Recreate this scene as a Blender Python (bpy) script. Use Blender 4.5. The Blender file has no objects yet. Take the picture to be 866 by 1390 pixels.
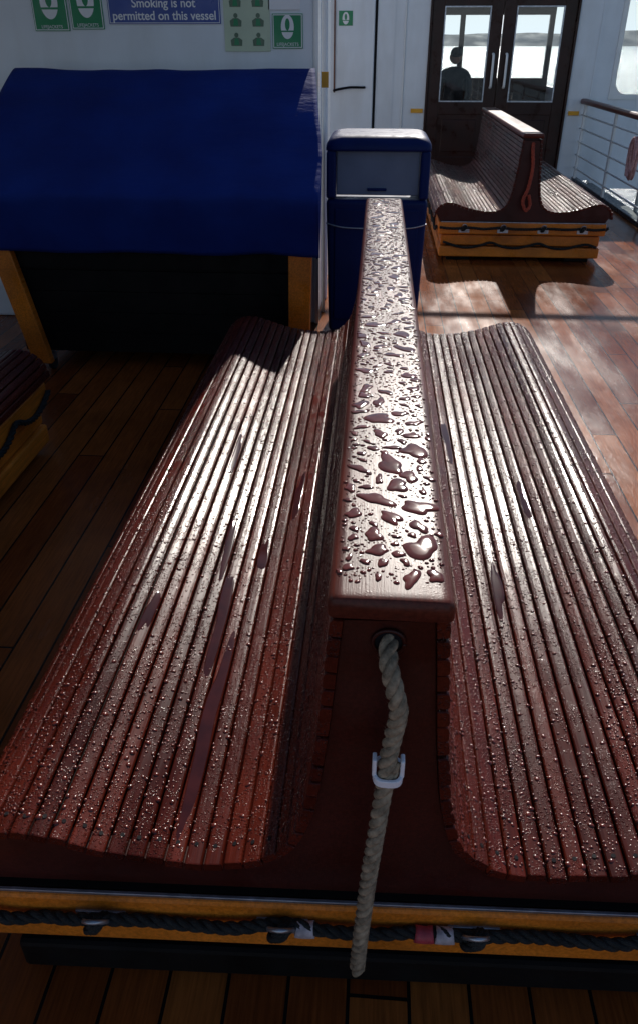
import bpy, bmesh, math, random, bisect
from mathutils import Vector, noise
random.seed(7)
D=bpy.data; S=bpy.context.scene; COL=S.collection

# ---------------------------------------------------------------- helpers
def link(o,parent=None):
    COL.objects.link(o)
    if parent: o.parent=parent
    return o
def empty(name):
    return link(D.objects.new(name,None))
def mesh_obj(name,verts,faces,mat,parent=None,smooth=False,recalc=True,bevel=0,bseg=2):
    me=D.meshes.new(name); me.from_pydata([tuple(v) for v in verts],[],faces); me.update()
    if recalc:
        bm=bmesh.new(); bm.from_mesh(me); bmesh.ops.recalc_face_normals(bm,faces=bm.faces); bm.to_mesh(me); bm.free()
    if smooth:
        me.polygons.foreach_set('use_smooth',[True]*len(me.polygons))
    me.materials.append(mat)
    o=D.objects.new(name,me); link(o,parent)
    if bevel:
        m=o.modifiers.new('bevel','BEVEL'); m.width=bevel; m.segments=bseg; m.limit_method='ANGLE'
        m.harden_normals=False
    return o
def boxvf(x0,x1,y0,y1,z0,z1,off=0):
    v=[(x0,y0,z0),(x1,y0,z0),(x1,y1,z0),(x0,y1,z0),(x0,y0,z1),(x1,y0,z1),(x1,y1,z1),(x0,y1,z1)]
    f=[(0,3,2,1),(4,5,6,7),(0,1,5,4),(1,2,6,5),(2,3,7,6),(3,0,4,7)]
    return v,[tuple(i+off for i in q) for q in f]
def box(name,x0,x1,y0,y1,z0,z1,mat,parent=None,bevel=0,bseg=2):
    v,f=boxvf(x0,x1,y0,y1,z0,z1)
    return mesh_obj(name,v,f,mat,parent,bevel=bevel,bseg=bseg)
def boxes(name,lst,mat,parent=None,bevel=0):
    V=[];F=[]
    for b in lst:
        v,f=boxvf(*b,off=len(V)); V+=v;F+=f
    return mesh_obj(name,V,F,mat,parent,bevel=bevel)
def prism(name,poly,axis,a0,a1,mat,parent=None,bevel=0,smooth=False):
    n=len(poly)
    def P(p,a):
        if axis=='y': return (p[0],a,p[1])
        if axis=='x': return (a,p[0],p[1])
        return (p[0],p[1],a)
    V=[P(p,a0) for p in poly]+[P(p,a1) for p in poly]
    F=[tuple(range(n)),tuple(range(2*n-1,n-1,-1))]
    for i in range(n):
        j=(i+1)%n; F.append((i,j,n+j,n+i))
    return mesh_obj(name,V,F,mat,parent,bevel=bevel,smooth=smooth)
def catmull(pts,sub):
    out=[];n=len(pts)
    P=[Vector(p) for p in pts]
    for i in range(n-1):
        p0=P[max(i-1,0)];p1=P[i];p2=P[i+1];p3=P[min(i+2,n-1)]
        for k in range(sub):
            t=k/sub
            out.append(0.5*((2*p1)+(p2-p0)*t+(2*p0-5*p1+4*p2-p3)*t*t+(3*p1-p0-3*p2+p3)*t**3))
    out.append(P[-1]); return out
def tube_vf(path,r,seg,off=0,caps=True):
    V=[];F=[];n=len(path)
    up=Vector((0,0,1))
    t=(path[1]-path[0]).normalized()
    if abs(t.dot(up))>.9: up=Vector((1,0,0))
    u=(up-t*up.dot(t)).normalized()
    for i,p in enumerate(path):
        t=(path[min(i+1,n-1)]-path[max(i-1,0)]).normalized()
        u=(u-t*u.dot(t)).normalized(); w=t.cross(u)
        for k in range(seg):
            a=2*math.pi*k/seg
            V.append(p+u*math.cos(a)*r+w*math.sin(a)*r)
    for i in range(n-1):
        for k in range(seg):
            a=off+i*seg+k;b=off+i*seg+(k+1)%seg
            F.append((a,b,b+seg,a+seg))
    if caps:
        F.append(tuple(off+k for k in range(seg-1,-1,-1)))
        F.append(tuple(off+(n-1)*seg+k for k in range(seg)))
    return V,F
def tube(name,pts,r,mat,parent=None,seg=12,sub=8,curve=True):
    path=catmull(pts,sub) if curve else [Vector(p) for p in pts]
    V,F=tube_vf(path,r,seg)
    return mesh_obj(name,V,F,mat,parent,smooth=True)
def resample(path,step):
    out=[path[0]];acc=0
    for a,b in zip(path[:-1],path[1:]):
        L=(b-a).length; pos=0
        while acc+(L-pos)>=step:
            pos+=step-acc; acc=0
            out.append(a.lerp(b,pos/L))
        acc+=L-pos
    return out
def rope(name,pts,r,mat,parent=None,pitch=None,seg=8,step=None,fuzz=0):
    pitch=pitch or r*6.5; step=step or pitch/14
    path=resample(catmull(pts,20),step); n=len(path)
    V=[];F=[]
    t=(path[1]-path[0]).normalized(); up=Vector((0,0,1))
    if abs(t.dot(up))>.9: up=Vector((1,0,0))
    frames=[];u=(up-t*up.dot(t)).normalized()
    for i in range(n):
        t=(path[min(i+1,n-1)]-path[max(i-1,0)]).normalized()
        u=(u-t*u.dot(t)).normalized(); frames.append((u.copy(),t.cross(u)))
    for s in range(3):
        sp=[]
        for i,p in enumerate(path):
            a=2*math.pi*(i*step/pitch+s/3)
            rr=r*.5
            sp.append(p+frames[i][0]*math.cos(a)*rr+frames[i][1]*math.sin(a)*rr)
        v,f=tube_vf(sp,r*.54,seg,off=len(V)); V+=v;F+=f
    for _ in range(fuzz):
        i=random.randrange(2,n-3); a=random.uniform(0,6.283); fr_=frames[i]
        d=fr_[0]*math.cos(a)+fr_[1]*math.sin(a); t=(path[i+1]-path[i]).normalized()
        p=path[i]+d*r*.95; q=p+d*random.uniform(.001,.004)+t*random.uniform(-.006,.006); w=t*.00025
        o=len(V); V+=[p-w,p+w,q]; F.append((o,o+1,o+2))
    return mesh_obj(name,V,F,mat,parent,smooth=True,recalc=False)

# ---------------------------------------------------------------- materials
def newmat(name):
    m=D.materials.new(name); m.use_nodes=True; nt=m.node_tree
    return m,nt,nt.nodes['Principled BSDF']
def ramp(nt,src,stops):
    r=nt.nodes.new('ShaderNodeValToRGB'); e=r.color_ramp.elements
    e[0].position=stops[0][0]; e[0].color=stops[0][1]
    e[1].position=stops[-1][0]; e[1].color=stops[-1][1]
    for p,c in stops[1:-1]:
        x=e.new(p); x.color=c
    nt.links.new(src,r.inputs[0]); return r.outputs[0]
def g(v): return (v,v,v,1)
def c4(c): return (c[0],c[1],c[2],1)
def mixc(nt,typ,fac,a,b):
    m=nt.nodes.new('ShaderNodeMix'); m.data_type='RGBA'; m.blend_type=typ
    for sock,val in ((m.inputs[0],fac),(m.inputs[6],a),(m.inputs[7],b)):
        if isinstance(val,bpy.types.NodeSocket): nt.links.new(val,sock)
        else: sock.default_value=val
    return m.outputs[2]
def mth(nt,op,a,b=0.0,c=0.0):
    m=nt.nodes.new('ShaderNodeMath'); m.operation=op
    for s,val in zip(m.inputs,(a,b,c)):
        if isinstance(val,bpy.types.NodeSocket): nt.links.new(val,s)
        else: s.default_value=val
    return m.outputs[0]
def coords(nt,scale=(1,1,1)):
    tc=nt.nodes.new('ShaderNodeTexCoord'); mp=nt.nodes.new('ShaderNodeMapping')
    mp.inputs['Scale'].default_value=scale
    nt.links.new(tc.outputs['Object'],mp.inputs[0]); return mp.outputs[0]
def noi(nt,vec,scale,detail=4,rough=.55):
    n=nt.nodes.new('ShaderNodeTexNoise'); n.inputs['Scale'].default_value=scale
    n.inputs['Detail'].default_value=detail; n.inputs['Roughness'].default_value=rough
    nt.links.new(vec,n.inputs['Vector']); return n.outputs[0]
def vor(nt,vec,scale):
    n=nt.nodes.new('ShaderNodeTexVoronoi'); n.inputs['Scale'].default_value=scale
    nt.links.new(vec,n.inputs['Vector']); return n.outputs['Distance']
def bump(nt,bs,h,strength,dist,prev=None):
    b=nt.nodes.new('ShaderNodeBump'); b.inputs['Strength'].default_value=strength
    b.inputs['Distance'].default_value=dist; nt.links.new(h,b.inputs['Height'])
    if prev: nt.links.new(prev,b.inputs['Normal'])
    nt.links.new(b.outputs[0],bs.inputs['Normal']); return b.outputs[0]

def simple(name,col,rough=.5,metal=0,var=.15,nscale=6,bmp=0,bscale=60,coat=0,spec=.5,streak=0):
    m,nt,bs=newmat(name)
    v=coords(nt); n=noi(nt,v,nscale,5)
    lo=tuple(c*(1-var) for c in col); hi=tuple(min(1,c*(1+var)) for c in col)
    cc=ramp(nt,n,[(.3,c4(lo)),(.7,c4(hi))])
    if streak:
        s=ramp(nt,noi(nt,coords(nt,(2.2,2.2,.5)),3,4,.5),[(.30,(1-streak,1-streak*1.15,1-streak*1.4,1)),(.56,g(1))])
        cc=mixc(nt,'MULTIPLY',1.0,cc,s)
    nt.links.new(cc,bs.inputs['Base Color'])
    rr=ramp(nt,noi(nt,v,nscale*2.3),[(.3,g(max(.02,rough*.75))),(.7,g(min(1,rough*1.25)))])
    nt.links.new(rr,bs.inputs['Roughness'])
    bs.inputs['Metallic'].default_value=metal
    bs.inputs['Coat Weight'].default_value=coat
    bs.inputs['Specular IOR Level'].default_value=spec
    if bmp: bump(nt,bs,noi(nt,v,bscale,3),bmp,.002)
    return m

def varnish(name,c0,c1,rlo,rhi,drops=.5,spec=.5,wetscale=7,coat=0):
    m,nt,bs=newmat(name)
    geo=nt.nodes.new('ShaderNodeNewGeometry')
    v=coords(nt); vs=coords(nt,(1,.16,1)); vg=coords(nt,(6,.25,6))
    isl=ramp(nt,geo.outputs['Random Per Island'],[(0,c4(c0)),(1,c4(c1))])
    gr=ramp(nt,noi(nt,vg,26,5,.65),[(.3,g(.62)),(.65,g(1.15))])
    cc=mixc(nt,'MULTIPLY',1.0,isl,gr)
    sp=ramp(nt,noi(nt,v,3.2,6,.6),[(.35,g(.6)),(.7,g(1.15))])
    cc=mixc(nt,'MULTIPLY',1.0,cc,sp)
    wet=noi(nt,vs,wetscale,4,.6)
    rr=ramp(nt,wet,[(.36,g(rlo)),(.44,g(rhi*.85)),(.62,g(rhi))])
    sl=ramp(nt,wet,[(.36,g(spec*.6)),(.50,g(spec))])
    h1=ramp(nt,vor(nt,v,150),[(0,g(1)),(.2,g(.85)),(.34,g(0))])
    h2=ramp(nt,vor(nt,v,320),[(0,g(.5)),(.22,g(.4)),(.36,g(0))])
    h=mth(nt,'MAXIMUM',h1,h2)
    gate=ramp(nt,noi(nt,v,11,3),[(.40,g(0)),(.52,g(1))])
    h=mth(nt,'MULTIPLY',h,gate)
    if drops>.3:
        msk=ramp(nt,h,[(.05,g(0)),(.25,g(1))])
        cc=mixc(nt,'MIX',mth(nt,'MULTIPLY',msk,.35),cc,(c0[0]*.5,c0[1]*.5,c0[2]*.5,1))
        rr=mixc(nt,'MIX',msk,rr,g(.15))
    nt.links.new(cc,bs.inputs['Base Color'])
    nt.links.new(rr,bs.inputs['Roughness'])
    nt.links.new(sl,bs.inputs['Specular IOR Level'])
    b1=bump(nt,bs,h,drops,.0014)
    b2=bump(nt,bs,noi(nt,vg,60,4,.7),.25,.001,b1)
    bs.inputs['IOR'].default_value=1.5
    if coat:
        bs.inputs['Coat Weight'].default_value=coat; bs.inputs['Coat Roughness'].default_value=.13
        nt.links.new(b2,bs.inputs['Coat Normal'])
    return m

M={}
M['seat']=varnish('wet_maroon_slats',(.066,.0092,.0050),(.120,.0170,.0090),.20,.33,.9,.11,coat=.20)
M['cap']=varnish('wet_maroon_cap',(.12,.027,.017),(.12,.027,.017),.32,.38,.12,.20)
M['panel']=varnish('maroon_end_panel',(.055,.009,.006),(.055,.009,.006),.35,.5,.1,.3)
M['orange']=varnish('varnished_orange_timber',(.74,.20,.018),(.84,.26,.028),.25,.45,.1,.4)
M['doorwood']=varnish('dark_varnished_door',(.030,.008,.006),(.034,.010,.007),.25,.4,0,.3)
m,nt,bs=newmat('water_drop')
v=coords(nt)
nt.links.new(ramp(nt,noi(nt,v,40,2),[(.35,(.06,.010,.006,1)),(.65,(.13,.022,.014,1))]),bs.inputs['Base Color'])
bs.inputs['Roughness'].default_value=.19; bs.inputs['IOR'].default_value=1.5
M['drop']=m
m,nt,bs=newmat('water_puddle')
v=coords(nt)
nt.links.new(ramp(nt,noi(nt,v,40,2),[(.35,(.075,.016,.011,1)),(.65,(.13,.028,.02,1))]),bs.inputs['Base Color'])
bs.inputs['Roughness'].default_value=.07; bs.inputs['IOR'].default_value=1.4
M['puddle']=m
m,nt,bs=newmat('water_film')
v=coords(nt)
nt.links.new(ramp(nt,noi(nt,v,20,3),[(.35,(.032,.006,.005,1)),(.65,(.05,.009,.007,1))]),bs.inputs['Base Color'])
bs.inputs['Roughness'].default_value=.06; bs.inputs['IOR'].default_value=1.38
M['film']=m
M['white']=simple('white_ship_paint',(.72,.76,.8),.4,var=.05,nscale=2.5,bmp=.2,bscale=12,streak=.07)
M['whiterail']=simple('white_rail_paint',(.78,.78,.76),.35,var=.06)
M['black']=simple('black_timber',(.006,.005,.005),.6,var=.4,bmp=.3,spec=.15)
M['navybin']=simple('navy_plastic',(.004,.014,.085),.5,var=.12,bmp=.1,bscale=200,spec=.12)
M['binflap']=simple('grey_blue_flap',(.13,.17,.25),.5,var=.1,spec=.2)
M['rubber']=simple('rubber',(.02,.02,.02),.8)
M['steel']=simple('galvanised_steel',(.38,.40,.44),.42,metal=.9,var=.3,nscale=30)
M['rope']=simple('manila_rope',(.30,.235,.165),.9,var=.5,nscale=70,bmp=1,bscale=500,spec=.1)
M['tarrope']=simple('tarred_rope',(.016,.017,.017),.75,var=.5,nscale=60,bmp=1,bscale=500,spec=.3)
M['redrope']=simple('red_rope',(.35,.06,.03),.8,var=.3,nscale=60,bmp=1,bscale=400)
M['pinkrope']=simple('faded_pink_rope',(.6,.34,.32),.8,var=.3,nscale=60)
M['whiteplastic']=simple('white_plastic',(.75,.75,.8),.35,var=.05)
M['tapered']=simple('red_tape',(.4,.04,.06),.5,var=.3,nscale=40)
M['tapewhite']=simple('white_tape',(.42,.36,.38),.6,var=.4,nscale=60)
M['signgreen']=simple('sign_green',(.0,.22,.08),.4,var=.05)
M['signblue']=simple('sign_blue',(.012,.05,.28),.35,var=.05)
M['signbeige']=simple('sign_beige',(.5,.58,.42),.45,var=.08)
M['signwhite']=simple('sign_white',(.8,.8,.8),.5,var=.03)
M['figgrey']=simple('sign_print',(.10,.16,.10),.5,var=.1)
M['yellow']=simple('yellow_paint',(.75,.36,.02),.5,var=.1)
M['darkgap']=simple('dark_gap',(.01,.01,.012),.7,spec=.1)
M['hill']=simple('distant_hills',(.10,.13,.16),.9,var=.3,nscale=.003)
M['waterway']=simple('dark_waterway',(.03,.04,.05),.3,var=.3)
M['cloth']=simple('dark_jacket_cloth',(.02,.022,.03),.85,var=.3)
M['hair']=simple('dark_hair',(.02,.014,.01),.6,var=.3,nscale=40)
M['skin']=simple('skin',(.45,.26,.19),.5,var=.08)
M['handrail']=varnish('handrail_varnish',(.14,.03,.018),(.14,.03,.018),.25,.4,0)
# fabric
m,nt,bs=newmat('blue_canvas')
v=coords(nt); n=noi(nt,v,3,5)
nt.links.new(ramp(nt,n,[(.3,(.002,.014,.13,1)),(.7,(.004,.026,.20,1))]),bs.inputs['Base Color'])
bs.inputs['Roughness'].default_value=.8; bs.inputs['Specular IOR Level'].default_value=.2
b=bump(nt,bs,noi(nt,coords(nt,(1,2.5,1)),5,4),.55,.02); bump(nt,bs,noi(nt,v,700,2),.3,.001,b)
M['canvas']=m
# glass
m,nt,bs=newmat('window_glass'); nt.nodes.remove(bs)
tr=nt.nodes.new('ShaderNodeBsdfTransparent'); tr.inputs[0].default_value=(.82,.86,.86,1)
gl=nt.nodes.new('ShaderNodeBsdfGlossy'); gl.inputs['Roughness'].default_value=.02
fr=nt.nodes.new('ShaderNodeFresnel'); fr.inputs[0].default_value=1.5
mx=nt.nodes.new('ShaderNodeMixShader'); nt.links.new(fr.outputs[0],mx.inputs[0]); nt.links.new(tr.outputs[0],mx.inputs[1]); nt.links.new(gl.outputs[0],mx.inputs[2])
nt.links.new(mx.outputs[0],nt.nodes['Material Output'].inputs[0]); M['glass']=m
# deck
m,nt,bs=newmat('wet_teak_deck')
tc=nt.nodes.new('ShaderNodeTexCoord'); sx=nt.nodes.new('ShaderNodeSeparateXYZ'); nt.links.new(tc.outputs['Object'],sx.inputs[0])
PW=.118
xs=mth(nt,'DIVIDE',sx.outputs[0],PW); fl=mth(nt,'FLOOR',xs); fx=mth(nt,'FRACT',xs)
wn=nt.nodes.new('ShaderNodeTexWhiteNoise'); wn.noise_dimensions='1D'; nt.links.new(fl,wn.inputs['W'])
yy=mth(nt,'DIVIDE',mth(nt,'MULTIPLY_ADD',wn.outputs[0],2.7,sx.outputs[1]),2.3)
fy=mth(nt,'FRACT',yy); fyl=mth(nt,'FLOOR',yy)
wn2=nt.nodes.new('ShaderNodeTexWhiteNoise'); wn2.noise_dimensions='2D'
cb=nt.nodes.new('ShaderNodeCombineXYZ'); nt.links.new(fl,cb.inputs[0]); nt.links.new(fyl,cb.inputs[1]); nt.links.new(cb.outputs[0],wn2.inputs['Vector'])
pc=ramp(nt,wn2.outputs[0],[(0,(.155,.034,.009,1)),(.5,(.27,.068,.015,1)),(1,(.36,.108,.024,1))])
vg=coords(nt,(8,.35,1)); gr=ramp(nt,noi(nt,vg,18,6,.65),[(.3,g(.6)),(.68,g(1.2))])
cc=mixc(nt,'MULTIPLY',1.0,pc,gr)
cc=mixc(nt,'MULTIPLY',1.0,cc,ramp(nt,noi(nt,coords(nt),1.7,5,.6),[(.32,g(.6)),(.66,g(1.1))]))
l1=mth(nt,'LESS_THAN',fx,.06); l2=mth(nt,'LESS_THAN',fy,.003); ln=mth(nt,'MAXIMUM',l1,l2)
cc=mixc(nt,'MIX',ln,cc,(.008,.007,.006,1)); nt.links.new(cc,bs.inputs['Base Color'])
wet=noi(nt,coords(nt,(1.6,.5,1)),2.6,5,.6)
nt.links.new(ramp(nt,wet,[(.34,g(.13)),(.5,g(.19)),(.66,g(.28))]),bs.inputs['Roughness'])
bs.inputs['Specular IOR Level'].default_value=.24
b=bump(nt,bs,ln,-.6,.003); b=bump(nt,bs,noi(nt,vg,60,4,.7),.3,.0015,b)
bump(nt,bs,wn2.outputs[0],.35,.004,b)
M['deck']=m
# sea
m,nt,bs=newmat('sea_water')
bs.inputs['Base Color'].default_value=(.03,.06,.08,1); bs.inputs['Roughness'].default_value=.22
v=coords(nt); b=bump(nt,bs,noi(nt,v,.25,8,.65),.9,1.2)
M['sea']=m

# ---------------------------------------------------------------- bench
PROF=[(.078,.958),(.086,.86),(.094,.76),(.104,.66),(.118,.56),(.144,.475),(.190,.428),(.260,.410),(.35,.414),(.44,.430),(.52,.455),(.585,.474),(.64,.474),(.69,.450),(.722,.410),(.735,.355)]
dense=catmull([(a,0,b) for a,b in PROF],24)
arc=[0]
for a,b in zip(dense[:-1],dense[1:]): arc.append(arc[-1]+(b-a).length)
ARC=arc[-1]
def prof(s):
    s=min(max(s,0),ARC-1e-6); i=min(bisect.bisect_right(arc,s)-1,len(dense)-2)
    f=(s-arc[i])/(arc[i+1]-arc[i]); p=dense[i].lerp(dense[i+1],f)
    j0=max(i-6,0);j1=min(i+7,len(dense)-1)
    t=(dense[j1]-dense[j0]).normalized()
    return p.x,p.z,(-t.z,t.x),(t.x,t.z)
NS=36; PITCH=ARC/NS; GAP=.0030; TH=.018
RT=.320   # raft top
def bench(ax,y0,y1,lower=True):
    e=empty('slatted_deck_bench')
    for side,nm in ((-1,'port_slats'),(1,'starboard_slats')):
        V=[];F=[];SV=[];SF=[]
        for i in range(NS):
            s0=i*PITCH+GAP/2; s1=(i+1)*PITCH-GAP/2
            jz=random.uniform(-.0006,.0006); ja=random.uniform(-.003,.003)
            sm=[(s0,-.005),(s0+.0012,-.002),(s0+.0035,-.0003)]
            for k in range(1,4): sm.append((s0+.0035+(s1-s0-.007)*k/4,0.0003))
            sm+=[(s1-.0035,-.0003),(s1-.0012,-.002),(s1,-.005)]
            sec=[]
            for s,dz in sm:
                d,z,n,t=prof(s); sec.append((d+n[0]*(dz+jz),z+n[1]*(dz+jz)))
            for s in (s1,s0):
                d,z,n,t=prof(s); sec.append((d-n[0]*TH,z-n[1]*TH))
            o=len(V);k=len(sec)
            ys=[y0+ja,y0+ja+.002,y1-.002,y1]
            cx=sum(p[0] for p in sec)/k; cz=sum(p[1] for p in sec)/k
            for q,y in enumerate(ys):
                sc=.93 if q in(0,3) else 1
                for p in sec: V.append((ax+side*(cx+(p[0]-cx)*sc),y,cz+(p[1]-cz)*sc))
            for q in range(3):
                for a in range(k):
                    b=(a+1)%k; F.append((o+q*k+a,o+q*k+b,o+(q+1)*k+b,o+(q+1)*k+a))
            F.append(tuple(o+a for a in range(k))); F.append(tuple(o+3*k+a for a in range(k-1,-1,-1)))
            if i>=15:
                for yy in (y0+.032+random.uniform(-.004,.004),y1-.035):
                    d,z,n,t=prof((s0+s1)/2+random.uniform(-.002,.002)); oo=len(SV); r=.0038
                    c=Vector((ax+side*(d+n[0]*.0014),yy,z+n[1]*.0014)); tt=Vector((side*t[0],0,t[1]))
                    for a in range(10):
                        an=a*math.pi/5; SV.append(c+tt*math.cos(an)*r+Vector((0,1,0))*math.sin(an)*r)
                    SF.append(tuple(oo+a for a in range(10)))
        o=mesh_obj(nm,V,F,M['seat'],e)
        mesh_obj(nm+'_screws',SV,SF,M['darkgap'],e,recalc=False)
    for k,(a,b) in enumerate(((y0+.010,y0+.04),(y1-.04,y1-.010))):
        pts=[]
        for i in range(61):
            d,z,n,t=prof(.01+(ARC-.04)*i/60); pts.append((d-n[0]*(TH+.001),z-n[1]*(TH+.001)))
        poly=[(ax+p[0],p[1]) for p in pts]+[(ax+.68,RT+.008),(ax-.68,RT+.008)]+[(ax-p[0],p[1]) for p in reversed(pts)]
        n=len(poly); V=[(p[0],a,p[1]) for p in poly]+[(p[0],b,p[1]) for p in poly]
        F=[tuple(range(n)),tuple(range(2*n-1,n-1,-1))]+[(i,(i+1)%n,n+(i+1)%n,n+i) for i in range(n)]
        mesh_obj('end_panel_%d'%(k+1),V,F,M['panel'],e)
    w=.0815; sec=[(-w+.004,.965),(-w,.969),(-w-.0005,.985),(-w+.003,.9955),(-w+.009,.9995),(-w+.02,1.0),(0,1.0007),(w-.02,1.0),(w-.009,.9995),(w-.003,.9955),(w+.0005,.985),(w,.969),(w-.004,.965)]
    V=[];F=[];k=len(sec); ys=[y0-.012,y0-.0095,y0-.004,y0+.004,y0+.3,y0+1.4,y1+.11,y1+.118,y1+.122]
    ins=[.88,.95,.985,1,1,1,1,.985,.93]
    for y,q in zip(ys,ins):
        for p in sec: V.append((ax+p[0]*(1-(1-q)*.5),y,.983+(p[1]-.983)*q))
    for q in range(len(ys)-1):
        for a in range(k):
            b=(a+1)%k; F.append((q*k+a,q*k+b,(q+1)*k+b,(q+1)*k+a))
    F.append(tuple(range(k))); F.append(tuple((len(ys)-1)*k+a for a in range(k-1,-1,-1)))
    mesh_obj('backrest_cap',V,F,M['cap'],e,smooth=True)
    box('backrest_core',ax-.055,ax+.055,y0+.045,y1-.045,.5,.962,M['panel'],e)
    box('far_cap_bracket',ax-.05,ax+.05,y1-.005,y1+.09,.90,.964,M['panel'],e,bevel=.01)
    W=.69; r0=y0-.015; r1=y1+.03
    bh=.096 if lower else .135
    boxes('raft_top_beam',[(ax-W,ax+W,r0,r1,RT-bh,RT)],M['orange'],e,bevel=.010)
    boxes('raft_lower_beams',[(ax-W+.03,ax+W-.03,r0+.03,r1-.03,RT-.190,RT-bh-.01),(ax-W+.02,ax+W-.02,r0+.02,r1-.02,RT-.285,RT-.200)],M['orange'] if lower else M['black'],e,bevel=.010)
    box('raft_core',ax-W+.07,ax+W-.07,r0+.065,r1-.065,.035,RT-.01,M['black'],e)
    box('raft_top_board',ax-W+.015,ax+W-.015,r0+.013,r1-.013,RT+.0005,RT+.007,M['black'],e)
    boxes('raft_feet',[(ax+sx*.5-.1,ax+sx*.5+.1,yy-.06,yy+.06,0,.035) for sx in(-1,1) for yy in (y0+.1,(y0+y1)/2,y1-.1)],M['black'],e,bevel=.005)
    box('steel_strip',ax-W+.02,ax+W-.02,r0+.004,r0+.010,RT+.0005,RT+.007,M['steel'],e,bevel=.001)
    sh=[-.476,-.155,.177,.5]
    zl=RT-.036
    pts=[]; allx=[-.68]+sh+[.68]
    for a,b in zip(allx[:-1],allx[1:]):
        for q in range(4):
            f=q/4; sag=math.sin(math.pi*f)*.010
            pts.append((ax+a+(b-a)*f,r0-.015-.004*math.sin(q*2.1+a*9),zl-sag+random.uniform(-.003,.003)))
    pts.append((ax+.68,r0-.018,zl))
    rope('lifeline_end',pts,.0110,M['tarrope'],e)
    for sd,nm in ((-1,'lifeline_port'),(1,'lifeline_starboard')):
        pts=[]; n=8
        for i in range(n*4+1):
            f=i/(n*4); pts.append((ax+sd*(W+.018),r0+.02+(r1-r0-.04)*f,zl-.05*abs(math.sin(math.pi*f*n))))
        rope(nm,pts,.0125,M['tarrope'],e,seg=6)
    pts=[(ax+x,r1+.018,zl-.04*abs(math.sin((x+.64)*9))) for x in [-.64+.08*i for i in range(17)]]
    rope('lifeline_far',pts,.0125,M['tarrope'],e,seg=6)
    if lower:
        pts=[(ax+x,r0+.008,RT-.16-.045*abs(math.sin((x+.64)*8))) for x in [-.64+.08*i for i in range(17)]]
        rope('lifeline_lower',pts,.011,M['tarrope'],e,seg=6)
    for i,x in enumerate(sh):
        c=Vector((ax+x,r0-.006,zl+.004)); P=[]
        for a in range(13):
            an=math.pi*a/12
            P.append(c+Vector((.0215*math.cos(an),-.012-.022*math.sin(an)*.9,-.006+.03*math.sin(an))))
        P=[c+Vector((.0215,.008,-.012))]+P+[c+Vector((-.0215,.008,-.012))]
        tube('shackle_%d'%(i+1),P,.0042,M['steel'],e,seg=8,sub=3)
        box('shackle_plate_%d'%(i+1),ax+x-.045,ax+x+.045,r0-.004,r0+.002,RT-.080,RT-.038,M['steel'],e,bevel=.001)
        K=[]
        for a in range(15):
            an=a*2*math.pi/5
            K.append((ax+x+.012*math.cos(an)+(a-7)*.0012,r0-.020-.015*math.sin(an),zl-.006+.02*math.sin(an+1)))
        rope('rope_seizing_%d'%(i+1),K,.008,M['tarrope'],e,seg=6)
    return e
AX=.039; Y0=.735; Y1=3.42
B1=bench(AX,Y0,Y1,lower=False)
B2=bench(1.225,6.48,9.17)
B3=bench(-2.115,.22,2.90)

def tape(name,x,mat):
    tube(name,[(x-.016,Y0-.030,RT-.042),(x,Y0-.030,RT-.044),(x+.016,Y0-.030,RT-.042)],.0140,mat,B1,seg=16,sub=2)
tape('white_tape_wrap',-.075,M['tapewhite']); tape('pale_tape_wrap',.165,M['tapewhite']); tape('red_tape_wrap',.130,M['tapered'])
# the near end of this old bench is not cut quite square
SK=.030
for o in B1.children:
    if o.name.startswith(('backrest_cap','backrest_core')): continue
    for v_ in o.data.vertices:
        if v_.co.y<Y0+.12: v_.co.y+=SK*(v_.co.x-AX)

hx,hz=.039,.912
tube('rope_eye_grommet',[(hx+.021*math.cos(a*math.pi/8),Y0+.007,hz+.021*math.sin(a*math.pi/8)) for a in range(17)],.003,M['panel'],B1,seg=8,sub=2)
V=[(hx+.02*math.cos(a*math.pi/12),Y0+.0080,hz+.02*math.sin(a*math.pi/12)) for a in range(24)]
mesh_obj('rope_eye',V,[tuple(range(24))],M['darkgap'],B1,recalc=False)
rope('hanging_rope',[(.039,.765,.915),(.039,.742,.912),(.040,.716,.896),(.050,.700,.862),(.056,.697,.83),(.052,.70,.785),(.046,.695,.735),(.044,.69,.70),(.040,.685,.65),(.034,.675,.58),(.028,.670,.50),(.024,.667,.42),(.02,.664,.34),(.018,.663,.28),(.017,.663,.235)],.0128,M['rope'],B1,seg=12,pitch=.058,step=.003,fuzz=900)
rope('rope_tail',[(.058,.693,.735),(.052,.688,.70),(.044,.690,.66),(.040,.690,.62)],.007,M['rope'],B1,seg=8)
cz=.722
def ringring(name,cx,cy,z0,z1,a,b,th,mat,parent):
    V=[];F=[];n=28
    for z in (z0,z1):
        for rr in (0,th):
            for k in range(n):
                an=2*math.pi*k/n
                c,s=math.cos(an),math.sin(an)
                ex=.6
                V.append((cx+(a+rr)*math.copysign(abs(c)**ex,c),cy+(b+rr)*math.copysign(abs(s)**ex,s),z+ (0.004*s)))
    for k in range(n):
        j=(k+1)%n
        F+=[(k,j,2*n+j,2*n+k),(n+k,n+j,3*n+j,3*n+k),(k,j,n+j,n+k),(2*n+k,2*n+j,3*n+j,3*n+k)]
    return mesh_obj(name,V,F,mat,parent,smooth=False,bevel=.0012)
ringring('rope_clip',.047,.695,cz-.017,cz-.004,.0165,.015,.005,M['whiteplastic'],B1)
boxes('rope_clip_posts',[(.047-.0225,.047-.0165,.684,.700,cz-.01,cz+.024),(.047+.0165,.047+.0225,.684,.700,cz-.01,cz+.024)],M['whiteplastic'],B1,bevel=.002)

rope('hanging_red_rope',[(1.235,6.5,.93),(1.23,6.46,.88),(1.245,6.45,.75),(1.23,6.445,.6),(1.2,6.44,.5),(1.23,6.43,.43),(1.26,6.44,.47),(1.24,6.44,.55)],.014,M['redrope'],B2,seg=6)

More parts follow.
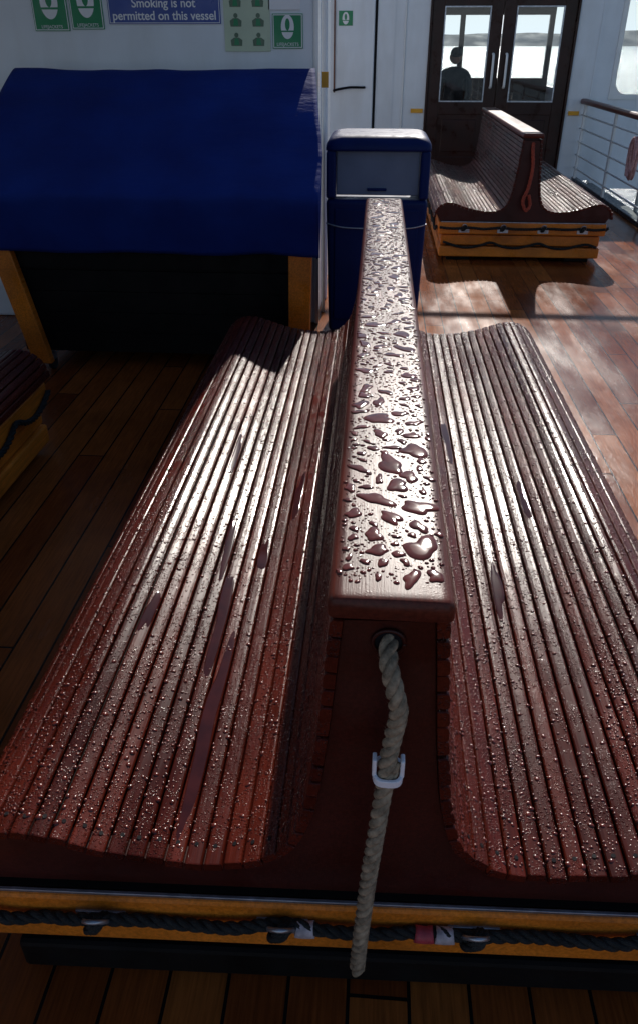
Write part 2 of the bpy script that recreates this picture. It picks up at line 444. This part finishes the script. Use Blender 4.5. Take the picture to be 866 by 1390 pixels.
# ---------------------------------------------------------------- water drops
def drop_mesh(V,F,c,n,t,b,r,h,seg,big=False,asp=1.0,rot=0.0):
    o=len(V)
    ph=[random.uniform(0,6.28) for _ in range(4)]
    amp=(.18,.13,.10,.06) if big else (.10,.06,0,0)
    ca,sa=math.cos(rot),math.sin(rot)
    rings=((1,0),(.95,.45),(.86,.78),(.6,.96)) if big else ((1,0),(.84,.45),(.5,.86))
    outl=[]
    for k in range(seg):
        a=2*math.pi*k/seg
        q=1+sum(amp[j]*math.sin((j+2)*a+ph[j]) for j in range(4 if big else 2))
        x=q*math.cos(a)*r*asp; y=q*math.sin(a)*r/asp
        outl.append((x*ca-y*sa,x*sa+y*ca))
    for fr_,hh in rings:
        for x,y in outl: V.append(c+t*(x*fr_)+b*(y*fr_)+n*(h*hh))
    V.append(c+n*h)
    R=len(rings)
    for q in range(R-1):
        for k in range(seg):
            j=(k+1)%seg; F.append((o+q*seg+k,o+q*seg+j,o+(q+1)*seg+j,o+(q+1)*seg+k))
    top=len(V)-1
    for k in range(seg): F.append((o+(R-1)*seg+k,o+(R-1)*seg+(k+1)%seg,top))
class Grid:
    def __init__(s,c): s.c=c; s.d={}
    def ok(s,x,y,r):
        R=2
        i,j=int(x//s.c),int(y//s.c)
        for a in range(i-R,i+R+1):
            for b in range(j-R,j+R+1):
                for (px,py,pr) in s.d.get((a,b),()):
                    if (px-x)**2+(py-y)**2<((pr+r)*1.02)**2: return False
        s.d.setdefault((i,j),[]).append((x,y,r)); return True
EY=Vector((0,1,0)); EX=Vector((1,0,0)); EZ=Vector((0,0,1))
V=[];F=[];G=Grid(.035)
for cls,(cnt,ra,rb) in enumerate(((26,.018,.026),(120,.009,.017),(320,.0045,.009),(1000,.002,.0045),(2600,.0009,.002))):
    for _ in range(cnt):
        for tr_ in range(6):
            y=random.uniform(Y0+.022,Y1+.1); x=random.uniform(-.07,.07)
            dens=noise.noise(Vector((x*9,y*3.2,cls*2.3)))
            if cls<3 and dens<-.14: continue
            r=random.uniform(ra,rb); asp=random.uniform(1.0,1.45 if cls<3 else 1.2)
            if abs(x)+r*asp*1.15>.077: continue
            if y-r*asp*1.3<Y0+.002: continue
            if G.ok(x,y,r*asp*(1.0 if cls>1 else .92)):
                zz=1.0002+.0006*(1-abs(x)/.08)
                hh=min(r*.36,.0016)
                drop_mesh(V,F,Vector((AX+x,y,zz)),EZ,EX,EY,r,hh,34 if cls<2 else (18 if cls==2 else 9),cls<3,asp,random.uniform(0,3.14)); break
mesh_obj('cap_water_drops',V,F,M['puddle'],B1,smooth=True,recalc=False)
for side,nm in ((-1,'port_water_drops'),(1,'starboard_water_drops')):
    strk=((21,1.02,.22,.017),(22,1.33,.17,.015),(23,1.62,.14,.012),(20,1.60,.08,.012),(27,1.3,.07,.012),(18,1.9,.12,.012),(25,2.1,.12,.012)) if side<0 else ((20,1.5,.12,.012),(24,1.9,.10,.012),(18,2.3,.15,.012))
    V=[];F=[];G=Grid(.012)
    for cls,(cnt,ra,rb) in enumerate(((4600,.0034,.0060),(24000,.0019,.0034),(12000,.0009,.0018))):
        for _ in range(cnt):
            y=Y0+.012+(Y1-Y0-.02)*random.random()**1.1; s=random.uniform(.06,ARC-.01)
            if s<.40 and random.random()<.6: continue
            dens=noise.noise(Vector((s*4+side*7,y*1.4,4.1)))
            if dens<-.3 and random.random()<.6: continue
            r=ra+(rb-ra)*random.random()**1.6
            i=int(s/PITCH); ds=min(s-i*PITCH,(i+1)*PITCH-s)-GAP/2
            if ds<r*.5: continue
            if any(i==q[0] and abs(y-q[1])<q[2]*.9 for q in strk): continue
            if not G.ok(s,y,r): continue
            d,z,n,t=prof(s)
            if y<Y0+.14:
                if y+.0<Y0+SK*side*d+.008: continue
            nn=Vector((side*n[0],0,n[1])); tt=Vector((side*t[0],0,t[1]))
            c=Vector((AX+side*d,y,z))+nn*.0001
            drop_mesh(V,F,c,nn,tt,EY if side>0 else -EY,r,r*.42,8 if cls<2 else 6,False,random.uniform(.88,1.2),random.uniform(0,3.1))
    mesh_obj(nm,V,F,M['drop'],B1,smooth=True,recalc=False)
    V=[];F=[]
    for (si,y,L,wd) in strk:
        s=(si+.5)*PITCH
        d,z,n,t=prof(s); nn=Vector((side*n[0],0,n[1])); tt=Vector((side*t[0],0,t[1]))
        asp=math.sqrt(L/wd)
        drop_mesh(V,F,Vector((AX+side*d,y,z))+nn*.0006,nn,EY,tt if side<0 else -tt,math.sqrt(L*wd),.0007,44,True,asp,0)
    mesh_obj(nm.replace('drops','streaks'),V,F,M['film'],B1,smooth=True,recalc=False)

# ---------------------------------------------------------------- deck, sea, hills
deck=box('teak_deck',-7,2.72,-3,16,-.12,0,M['deck'])
ww=empty('deck_waterway'); box('channel',2.722,2.95,-3,11,-.12,-.03,M['waterway'],ww); box('margin_kerb',2.66,2.72,-3,11,.0,.05,M['waterway'],ww,bevel=.01)
sea=mesh_obj('sea',[(-9000,-9000,-5),(9000,-9000,-5),(9000,9000,-5),(-9000,9000,-5)],[(0,1,2,3)],M['sea'])
box('ship_hull',-8,2.96,-12,25,-5.5,-.13,M['white'])
V=[];F=[];n=160
for i in range(n+1):
    x=-6000+12000*i/n; h=60+70*noise.noise(Vector((i*.07,3.3,0)))+25*noise.noise(Vector((i*.3,1,0)))
    V+=[(x,5200,-5),(x,5400+abs(h),-5+max(12,h))]
for i in range(n): F.append((2*i,2*i+2,2*i+3,2*i+1))
mesh_obj('hills',V,F,M['hill'],smooth=True)

# ---------------------------------------------------------------- deckhouse bulkheads
def holewall(name,x0,x1,z0,z1,hx0,hx1,hz0,hz1,r,y0,y1,mat,parent):
    inner=[]
    for cx,cz_,a0 in ((hx1-r,hz1-r,0),(hx0+r,hz1-r,90),(hx0+r,hz0+r,180),(hx1-r,hz0+r,270)):
        for k in range(9):
            a=math.radians(a0+k*90/8); inner.append((cx+r*math.cos(a),cz_+r*math.sin(a)))
    corners=[(x1,z1),(x0,z1),(x0,z0),(x1,z0)]
    outer=[]
    for idx,(x,z) in enumerate(inner):
        q,k=divmod(idx,9)
        cX,cZ=corners[q]
        if k==4: outer.append((cX,cZ))
        elif (q in (0,2)) == (k<4): outer.append((cX,z))
        else: outer.append((x,cZ))
    n=len(inner); V=[];F=[]
    for y in (y0,y1):
        V+=[(p[0],y,p[1]) for p in inner]+[(p[0],y,p[1]) for p in outer]
    for k in range(n):
        j=(k+1)%n
        F+=[(k,j,n+j,n+k),(2*n+k,2*n+j,3*n+j,3*n+k),(k,j,2*n+j,2*n+k),(n+k,n+j,3*n+j,3*n+k)]
    return mesh_obj(name,V,F,mat,parent)
DH=empty('aft_deckhouse')
YB=11.0
box('bulkhead_centre',-3,.60,YB,YB+.12,0,2.42,M['white'],DH)
box('bulkhead_lintel',.60,2.44,YB,YB+.12,2.2,2.42,M['white'],DH)
box('bulkhead_right',2.44,2.9,YB,YB+.12,0,2.42,M['white'],DH)
holewall('bulkhead_window_wing',2.9,4.3,-.1,2.42,3.0,4.05,1.03,2.25,.16,YB,YB+.12,M['white'],DH)
holewall('window_trim',2.96,4.09,.99,2.29,3.02,4.03,1.05,2.23,.15,YB-.02,YB-.002,M['whiterail'],DH)
box('window_pane',3.0,4.05,YB+.05,YB+.056,1.03,2.25,M['glass'],DH)
box('door_coaming',.58,2.46,YB-.02,YB+.02,0,.1,M['white'],DH,bevel=.01)
box('room_ceiling',.3,2.88,YB+.12,14.4,2.3,2.40,M['white'],DH)
box('room_side_left',.28,.36,YB+.12,14.4,0,2.3,M['white'],DH)
box('room_side_right',2.80,2.88,YB+.12,14.4,0,1.0,M['white'],DH)
box('room_far_wall_low',.36,2.8,14.3,14.38,0,1.12,M['doorwood'],DH)
boxes('room_far_mullions',[(.36,.46,14.3,14.38,1.12,2.3),(1.28,1.36,14.3,14.38,1.12,2.3),(2.05,2.13,14.3,14.38,1.12,2.3),(2.72,2.8,14.3,14.38,1.12,2.3),(.36,2.8,14.29,14.37,2.02,2.3)],M['doorwood'],DH)
boxes('bulkhead_weld_flats',[(.14,.17,YB-.012,YB-.001,0,2.4),(2.72,2.75,YB-.012,YB-.001,0,2.4)],M['white'],DH)
tube('cable_run',[(.30,YB-.015,0),(.30,YB-.015,1.2),(.30,YB-.015,2.4)],.010,M['whiterail'],DH,seg=8,sub=2)

# passenger standing in the saloon, looking out forward (away from us)
PE=empty('passenger')
def skinfig(name,verts,edges,radii,mat,root=0,sub=2):
    me=D.meshes.new(name); me.from_pydata(verts,edges,[]); me.update(); me.materials.append(mat)
    o=D.objects.new(name,me); link(o,PE)
    sk=o.modifiers.new('skin','SKIN'); sk.use_smooth_shade=True
    if not me.skin_vertices: me.skin_vertices.new()
    for i,r in enumerate(radii):
        me.skin_vertices[0].data[i].radius=(r if isinstance(r,tuple) else (r,r))
        me.skin_vertices[0].data[i].use_root=(i==root)
    ss=o.modifiers.new('sub','SUBSURF'); ss.levels=sub; ss.render_levels=sub
    return o
px,py=1.05,12.0
try:
    bv=[(0,0,.86),(0,0,1.02),(0,.01,1.18),(0,.0,1.27),(0,.02,1.34),
        (-.09,0,.80),(-.10,.01,.44),(-.10,-.02,.07),(-.10,.12,.04),
        (.09,0,.80),(.10,.02,.44),(.11,-.01,.07),(.12,.13,.04),
        (-.17,0,1.25),(-.22,-.03,1.0),(-.18,.12,.86),
        (.17,0,1.25),(.22,-.03,1.0),(.18,.12,.86)]
    be=[(0,1),(1,2),(2,3),(3,4),(0,5),(5,6),(6,7),(7,8),(0,9),(9,10),(10,11),(11,12),(3,13),(13,14),(14,15),(3,16),(16,17),(17,18)]
    br=[(.15,.11),(.14,.10),(.16,.11),(.13,.09),.055,.095,.065,.045,.04,.095,.065,.045,.04,.065,.05,.035,.065,.05,.035]
    skinfig('body',[(px+a,py+b_,c_) for a,b_,c_ in bv],be,br,M['cloth'])
    hv=[(0,.02,1.36),(0,.03,1.43),(0,.035,1.50),(0,.03,1.55),(0,.125,1.455),(-.085,.03,1.455),(.085,.03,1.455)]
    skinfig('head',[(px+a,py+b_,c_) for a,b_,c_ in hv],[(0,1),(1,2),(2,3),(1,4),(1,5),(1,6)],[.05,(.072,.085),(.075,.09),.05,.014,.012,.012],M['skin'])
    hv=[(0,-.005,1.44),(0,-.005,1.51),(0,.02,1.575)]
    skinfig('hair',[(px+a,py+b_,c_) for a,b_,c_ in hv],[(0,1),(1,2)],[(.085,.075),(.09,.09),(.06,.07)],M['hair'])
    for sg,nm in ((-1,'hand_left'),(1,'hand_right')):
        hv=[(sg*.18,.12,.86),(sg*.18,.15,.80)]; ed=[(0,1)]; rd=[.026,(.034,.018)]
        for fi in range(4):
            b0=len(hv); fx_=sg*(.155+fi*.016)
            hv+=[(fx_,.165,.765),(fx_,.175,.735),(fx_,.172,.708+.004*abs(fi-1.5))]
            ed+=[(1,b0),(b0,b0+1),(b0+1,b0+2)]; rd+=[.009,.008,.007]
        b0=len(hv); hv+=[(sg*.145,.165,.80),(sg*.135,.18,.775)]; ed+=[(1,b0),(b0,b0+1)]; rd+=[.010,.008]
        skinfig(nm,[(px+a,py+b_,c_) for a,b_,c_ in hv],ed,rd,M['skin'],sub=1)
except Exception as ex:
    print('figure',ex)

DD=empty('double_door')
def leaf(x0,x1,tag):
    y0,y1=YB+.01,YB+.065
    st=.15; wx0=x0+st; wx1=x1-st
    boxes('leaf_'+tag,[(x0,wx0,y0,y1,.1,2.18),(wx1,x1,y0,y1,.1,2.18),(wx0,wx1,y0,y1,2.02,2.18),(wx0,wx1,y0,y1,.80,.95),(wx0,wx1,y0,y1,.1,.28)],M['doorwood'],DD,bevel=.006)
    box('panel_'+tag,wx0,wx1,y0+.02,y1-.015,.28,.80,M['doorwood'],DD)
    box('raised_field_'+tag,wx0+.06,wx1-.06,y0+.008,y0+.03,.34,.74,M['doorwood'],DD,bevel=.01)
    box('pane_'+tag,wx0,wx1,y0+.025,y0+.031,.95,2.02,M['glass'],DD)
    boxes('beading_'+tag,[(wx0,wx0+.015,y0-.006,y0+.02,.95,2.02),(wx1-.015,wx1,y0-.006,y0+.02,.95,2.02),(wx0,wx1,y0-.008,y0+.02,.95,.965),(wx0,wx1,y0-.008,y0+.02,2.005,2.02)],M['steel'],DD)
leaf(.63,1.508,'port'); leaf(1.522,2.41,'starboard')
boxes('door_frame',[(.60,.628,YB-.03,YB+.1,0,2.2),(2.412,2.44,YB-.03,YB+.1,0,2.2)],M['doorwood'],DD,bevel=.004)
for x,s_,nm in ((1.43,-1,'handle_port'),(1.60,1,'handle_starboard')):
    tube(nm,[(x,YB+.01,1.50),(x,YB-.05,1.49),(x,YB-.065,1.42),(x,YB-.065,1.20),(x,YB-.05,1.13),(x,YB+.01,1.12)],.016,M['whiterail'],DD)
WD=empty('weather_door')
box('door_leaf',-.70,-.09,YB-.045,YB-.004,.15,2.1,M['white'],WD,bevel=.01)
box('door_seal_gap',-.085,-.055,YB-.012,YB-.003,.0,2.3,M['darkgap'],WD)
tube('door_handle',[(-.60,YB-.05,1.08),(-.58,YB-.1,1.09),(-.4,YB-.105,1.12),(-.22,YB-.1,1.12),(-.2,YB-.05,1.12)],.014,M['darkgap'],WD)
box('edge_strip',-.605,-.585,YB-.07,YB-.05,1.06,2.3,M['handrail'],WD)
YM=empty('yellow_step_marker'); box('marker',.42,.58,YB-.02,YB-.002,.82,.87,M['yellow'],YM,bevel=.003)
YM=empty('yellow_step_marker'); box('marker',2.48,2.62,YB-.02,YB-.002,.80,.85,M['yellow'],YM,bevel=.003)

SB=empty('locker_bulkhead')
box('bulkhead',-5.0,-.36,4.75,6.1,0,2.72,M['white'],SB,bevel=.02)
box('corner_bead',-.375,-.345,4.735,4.765,0,2.72,M['whiterail'],SB,bevel=.01)
box('side_stiffener',-.36,-.33,5.3,5.36,0,2.72,M['white'],SB,bevel=.005)
tube('conduit',[(-.335,5.0,0),(-.335,5.0,1.5),(-.335,5.0,2.7)],.012,M['whiterail'],SB,seg=10,sub=2)
box('coaming_lip',-5,-.34,4.73,6.12,2.722,2.78,M['whiterail'],SB,bevel=.01)
box('corner_tag',-.33,-.29,4.728,4.733,1.39,1.47,M['yellow'],SB)
SKB=empty('unseen_sky_blocker')  # added out of view to block skylight and darken the port deck
box('sky_block_slab',-6.2,-1.15,-2.5,4.72,2.80,2.90,M['white'],SKB)
boxes('sky_block_beams',[(-6.2,-1.15,y,y+.05,2.70,2.798) for y in (-1.5,-.3,.9,2.1,3.3)],M['white'],SKB)
box('sky_block_edge',-1.148,-1.11,-2.5,4.72,2.68,2.93,M['white'],SKB)
boxes('sky_block_posts',[(-6.1,-6.0,y,y+.1,0,2.8) for y in (-2.3,1,4.2)],M['white'],SKB)
box('sky_block_screen',-6.0,-5.95,-3,6,0,1.1,M['white'],SKB)  # low unseen screen, added with the slab to cut sky from port

# ---------------------------------------------------------------- signs
YW=4.75
def text(name,body,x,z,size,mat,parent,y,align='CENTER',off=.0):
    cu=D.curves.new(name,'FONT'); cu.body=body; cu.size=size; cu.align_x=align; cu.align_y='CENTER'; cu.extrude=.0005; cu.offset=off
    cu.materials.append(mat); o=D.objects.new(name,cu); o.location=(x,y,z); o.rotation_euler=(math.pi/2,0,0); link(o,parent); return o
def board(name,x0,x1,z0,z1,mat,y=YW):
    e=empty(name); box('board',x0,x1,y-.008,y-.002,z0,z1,mat,e,bevel=.001); return e
sb=board('no_smoking_sign',-1.515,-.885,1.70,1.93,M['signblue'])
boxes('border',[(-1.510,-.890,YW-.0095,YW-.0085,1.704,1.707),(-1.510,-1.507,YW-.0095,YW-.0085,1.707,1.925),(-.893,-.890,YW-.0095,YW-.0085,1.707,1.925)],M['signwhite'],sb)
text('line_2','permitted on this vessel',-1.20,1.738,.060,M['signwhite'],sb,YW-.0095,off=.0008)
text('line_1','Smoking is not',-1.20,1.797,.060,M['signwhite'],sb,YW-.0095,off=.0008)
def jacket(e,cx,cz_,s,mat,y):
    V=[];F=[];n=28
    for k in range(n):
        a=2*math.pi*k/n
        V.append((cx+s*.30*math.cos(a),y,cz_+s*.48*math.sin(a)))
        V.append((cx+s*.11*math.cos(a),y,cz_+s*.10+s*.24*math.sin(a)))
    for k in range(n):
        j=(k+1)%n; F.append((2*k,2*j,2*j+1,2*k+1))
    mesh_obj('lifejacket_symbol',V,F,mat,e,recalc=False)
    boxes('belt',[(cx-s*.36,cx+s*.36,y-.0012,y-.0004,cz_-s*.2,cz_-s*.14)],M['signgreen'] if mat==M['signwhite'] else M['signwhite'],e)
for (x0,x1,z0,z1) in ((-1.945,-1.745,1.667,1.90),(-1.73,-1.545,1.675,1.90),(-.60,-.432,1.582,1.748)):
    e=board('lifejacket_sign',x0,x1,z0,z1,M['signgreen']); w=x1-x0
    boxes('border',[(x0+.004,x1-.004,YW-.0095,YW-.0085,z0+.004,z0+.008),(x0+.004,x0+.008,YW-.0095,YW-.0085,z0+.008,z1-.008),(x1-.008,x1-.004,YW-.0095,YW-.0085,z0+.008,z1-.008),(x0+.004,x1-.004,YW-.0095,YW-.0085,z1-.008,z1-.004)],M['signwhite'],e)
    jacket(e,(x0+x1)/2,(z0+z1)/2+.02,(z1-z0)*.72,M['signwhite'],YW-.0092)
    text('caption','LIFEJACKETS',(x0+x1)/2,z0+.02,.022,M['signwhite'],e,YW-.0095)
e=board('lifejacket_instruction_sign',-.868,-.612,1.568,1.86,M['signbeige'])
for r_ in range(3):
    for c_ in range(2):
        cx=-.868+.066+c_*.124; czz=1.568+.055+r_*.092
        V=[(cx+.012*math.cos(a*math.pi/6),YW-.0092,czz+.024+.012*math.sin(a*math.pi/6)) for a in range(12)]
        mesh_obj('figure_head',V,[tuple(range(12))],M['figgrey'],e,recalc=False)
        V=[(cx-.03,YW-.0092,czz-.028),(cx+.03,YW-.0092,czz-.028),(cx+.033,YW-.0092,czz),(cx+.014,YW-.0092,czz+.012),(cx-.014,YW-.0092,czz+.012),(cx-.033,YW-.0092,czz)]
        mesh_obj('figure_torso',V,[tuple(range(6))],M['figgrey'],e,recalc=False)
        V=[(cx-.014,YW-.0098,czz-.024),(cx+.014,YW-.0098,czz-.024),(cx+.01,YW-.0098,czz+.008),(cx-.01,YW-.0098,czz+.008)]
        mesh_obj('figure_jacket',V,[(0,1,2,3)],M['signgreen'],e,recalc=False)
e=board('white_notice',-.62,-.445,1.765,1.88,M['signwhite'])
e=board('green_door_sign',-.545,-.37,1.81,1.97,M['signgreen'],y=YB-.045)
jacket(e,-.458,1.89,.14,M['signwhite'],YB-.0545)

# ---------------------------------------------------------------- covered locker
LK=empty('canvas_covered_locker')
LX0,LX1=-2.02,-.27
path=[(4.60,1.28),(4.60,1.40),(4.59,1.465),(4.55,1.49),(4.46,1.47),(4.2,1.33),(3.9,1.125),(3.74,1.02),(3.690,.983),(3.680,.965),(3.688,.93),(3.71,.86),(3.74,.76),(3.765,.668)]
pd=resample(catmull([(0,a,b) for a,b in path],14),.022); m_=len(pd); nx=70
V=[];F=[]
for i in range(nx+1):
    f=i/nx
    for j,p in enumerate(pd):
        q=j/(m_-1)
        inset=.060*(1-min(1,q/.62)) ; x=LX0+inset*.3+(LX1-inset*1.8-LX0-inset*.3)*f
        w=noise.noise(Vector((x*2.2,p.y*1.6,p.z*2)))*.014+noise.noise(Vector((x*7,p.y*2,p.z*1.5)))*.006
        edge=min(1,min(f,1-f)*14)
        hang=max(0,(q-.76)/.24)
        yw=noise.noise(Vector((x*4.5,5,2)))*.03*hang
        sag=-.012*math.sin(math.pi*f)*math.sin(math.pi*min(1,q/.7))
        V.append((x,p.y+yw+w*.4*edge,p.z+(w+sag)*edge*(1-hang)+.004*math.sin(x*9)*hang))
for i in range(nx):
    for j in range(m_-1):
        a=i*m_+j; F.append((a,a+1,a+m_+1,a+m_))
for i in (0,nx):
    base=len(V)
    for j in range(m_):
        x,y,z=V[i*m_+j]; V.append((x+( .012 if i==0 else -.012),max(y,3.76),.67+.004*math.sin(y*11)))
    for j in range(m_-1):
        F.append((i*m_+j,i*m_+j+1,base+j+1,base+j))
cov=mesh_obj('canvas_cover',V,F,M['canvas'],LK,smooth=True)
md=cov.modifiers.new('s','SOLIDIFY'); md.thickness=.004
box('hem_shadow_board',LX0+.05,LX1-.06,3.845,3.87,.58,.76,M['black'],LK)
boxes('body_planks',[(-1.95+.0,-.36,3.872,3.895,.10+i*.115,.213+i*.115) for i in range(6)],M['black'],LK,bevel=.002)
box('body_core',-1.93,-.38,3.90,4.54,.1,.93,M['black'],LK)
prism('leg_port',[(-2.01,.72),(-1.90,.72),(-1.78,.05),(-1.885,.05)],'y',3.79,3.842,M['orange'],LK,bevel=.006)
prism('leg_starboard',[(-.43,.72),(-.31,.72),(-.33,.07),(-.44,.07)],'y',3.79,3.842,M['orange'],LK,bevel=.006)
for i,(x,y) in enumerate(((-1.80,3.85),(-.4,3.85),(-1.83,4.4),(-.4,4.4))):
    prism('castor_%d'%(i+1),[(y+.033*math.cos(a*math.pi/10),.035+.033*math.sin(a*math.pi/10)) for a in range(20)],'x',x-.014,x+.014,M['rubber'],LK)
    box('castor_fork_%d'%(i+1),x-.02,x+.02,y-.02,y+.02,.06,.1,M['steel'],LK)

# ---------------------------------------------------------------- litter bin
BN=empty('litter_bin')
bx0,bx1=-.285,.30; by0,by1=4.48,4.98
def taperbox(name,x0,x1,y0,y1,z0,z1,tx,mat,parent,bevel):
    v,f=boxvf(x0,x1,y0,y1,z0,z1)
    v=[(x+(tx if x==x0 else -tx) if z==z0 else x,y,z) for x,y,z in v]
    return mesh_obj(name,v,f,mat,parent,bevel=bevel,bseg=4)
taperbox('bin_body',bx0,bx1,by0,by1,.04,.83,.02,M['navybin'],BN,.025)
box('bin_door_panel',bx0+.05,bx1-.05,by0-.008,by0+.01,.12,.78,M['navybin'],BN,bevel=.006)
boxes('hood_cheeks',[(bx0,bx0+.055,by0,by1,.832,1.09),(bx1-.055,bx1,by0,by1,.832,1.09)],M['navybin'],BN,bevel=.015)
V=[];F=[]; nn_=40
def rr(cx,cy,hx_,hy_,r,z):
    P=[]
    for q,(sx_,sy_) in enumerate(((1,1),(-1,1),(-1,-1),(1,-1))):
        for k in range(nn_//4):
            a=math.radians(90*q+90*k/(nn_//4-1)); P.append((cx+sx_*(hx_-r)+r*math.cos(a),cy+sy_*(hy_-r)+r*math.sin(a),z))
    return P
hxx=(bx1-bx0)/2+.004; hyy=(by1-by0)/2+.004; ccx=(bx0+bx1)/2; ccy=(by0+by1)/2
rings=[rr(ccx,ccy,hxx,hyy,.05,1.088)]
for k in range(9):
    a=math.radians(90*k/8); d_=.07*(1-math.cos(a)); rings.append(rr(ccx,ccy,hxx-d_,hyy-d_,max(.05,.05+d_*.3),1.10+.065*math.sin(a)))
for R_ in rings: V+=R_
for q in range(len(rings)-1):
    for k in range(nn_):
        j=(k+1)%nn_; F.append((q*nn_+k,q*nn_+j,(q+1)*nn_+j,(q+1)*nn_+k))
F.append(tuple(range(nn_))); F.append(tuple((len(rings)-1)*nn_+k for k in range(nn_)))
mesh_obj('hood_top',V,F,M['navybin'],BN,smooth=True)
box('bin_flap',bx0+.058,bx1-.058,by0+.035,by0+.05,.85,1.085,M['binflap'],BN,bevel=.006)
box('flap_handle',-.05,.06,by0+.022,by0+.036,.875,.89,M['navybin'],BN,bevel=.004)
box('bin_plinth',bx0+.03,bx1-.03,by0+.02,by1-.02,0,.04,M['rubber'],BN)
tube('bin_tether',[(bx0,by0-.005,.70),(bx0+.1,by0-.02,.68),(.0,by0-.02,.675),(.2,by0-.02,.68),(bx1,by0-.005,.70)],.004,M['steel'],BN,seg=8)

# ---------------------------------------------------------------- side railing
RL=empty('ship_side_railing')
RX=2.66
prism('handrail',[(RX-.045,.955),(RX-.035,.94),(RX+.035,.94),(RX+.045,.955),(RX+.045,.985),(RX+.025,1.0),(RX-.025,1.0),(RX-.045,.985)],'y',-2.5,10.98,M['handrail'],RL,bevel=.004)
for i,z in enumerate((.17,.33,.49,.65,.81)):
    tube('rail_%d'%(i+1),[(RX,-2.5,z),(RX,10.98,z)],.011,M['whiterail'],RL,curve=False,seg=10)
for i in range(10):
    y=-2.2+i*1.45
    box('stanchion_%d'%(i+1),RX-.012,RX+.012,y-.03,y+.03,.05,.94,M['whiterail'],RL,bevel=.003)
PR=empty('hanging_rope_coil')
P=[]
for k in range(90):
    a=k*2*math.pi/12; P.append((RX-.03-.0006*k,8.35+.10*math.sin(a)+.01*math.sin(k*1.7),.60+.19*math.cos(a)+.012*math.sin(k*.9)))
rope('coil',P,.009,M['pinkrope'],PR,seg=5,pitch=.05,step=.008)
AS=empty('awning_spar')
tube('spar',[(-3,9.0,2.62),(4,9.0,2.62)],.035,M['whiterail'],AS,curve=False)
tube('spar_post',[(2.95,9.0,-.1),(2.95,9.0,2.62)],.025,M['whiterail'],AS,curve=False)
tube('spar_post_port',[(-2.9,9.0,0),(-2.9,9.0,2.62)],.025,M['whiterail'],AS,curve=False)

# ---------------------------------------------------------------- light & camera
EL=math.radians(33); AZ=math.radians(7)
sv=Vector((math.sin(AZ)*math.cos(EL),math.cos(AZ)*math.cos(EL),math.sin(EL)))
L=D.lights.new('sun','SUN'); L.energy=4.7; L.angle=math.radians(.6); L.color=(1,.94,.86)
lo=D.objects.new('sun',L); lo.rotation_euler=sv.to_track_quat('Z','Y').to_euler(); lo.location=sv*30; link(lo)
w=D.worlds.new('World'); S.world=w; w.use_nodes=True; nt=w.node_tree
sky=nt.nodes.new('ShaderNodeTexSky'); sky.sky_type='NISHITA'; sky.sun_disc=False; sky.sun_elevation=EL; sky.sun_rotation=AZ
sky.dust_density=.25; sky.air_density=1.0; sky.ozone_density=2.0
tc=nt.nodes.new('ShaderNodeTexCoord'); sp=nt.nodes.new('ShaderNodeSeparateXYZ'); nt.links.new(tc.outputs['Generated'],sp.inputs[0])
fz=ramp(nt,sp.outputs[2],[(0.0,g(1)),(.22,g(0))])
bw=nt.nodes.new('ShaderNodeRGBToBW'); nt.links.new(sky.outputs[0],bw.inputs[0])
hz_=mixc(nt,'MULTIPLY',1.0,bw.outputs[0],(.90,.98,1.08,1))
fin=mixc(nt,'MIX',fz,sky.outputs[0],hz_)
nt.links.new(fin,nt.nodes['Background'].inputs[0]); nt.nodes['Background'].inputs[1].default_value=.10
cam=D.cameras.new('camera'); co=D.objects.new('camera',cam); link(co)
co.location=(0,0,1.6); co.rotation_euler=(math.radians(59.5),0,math.radians(4.14))
cam.sensor_fit='VERTICAL'; cam.sensor_height=36; cam.lens=36*1000/1390; cam.shift_y=-.0324; cam.clip_start=.02; cam.clip_end=20000
S.camera=co
S.view_settings.view_transform='Standard'; S.view_settings.look='None'; S.view_settings.exposure=0
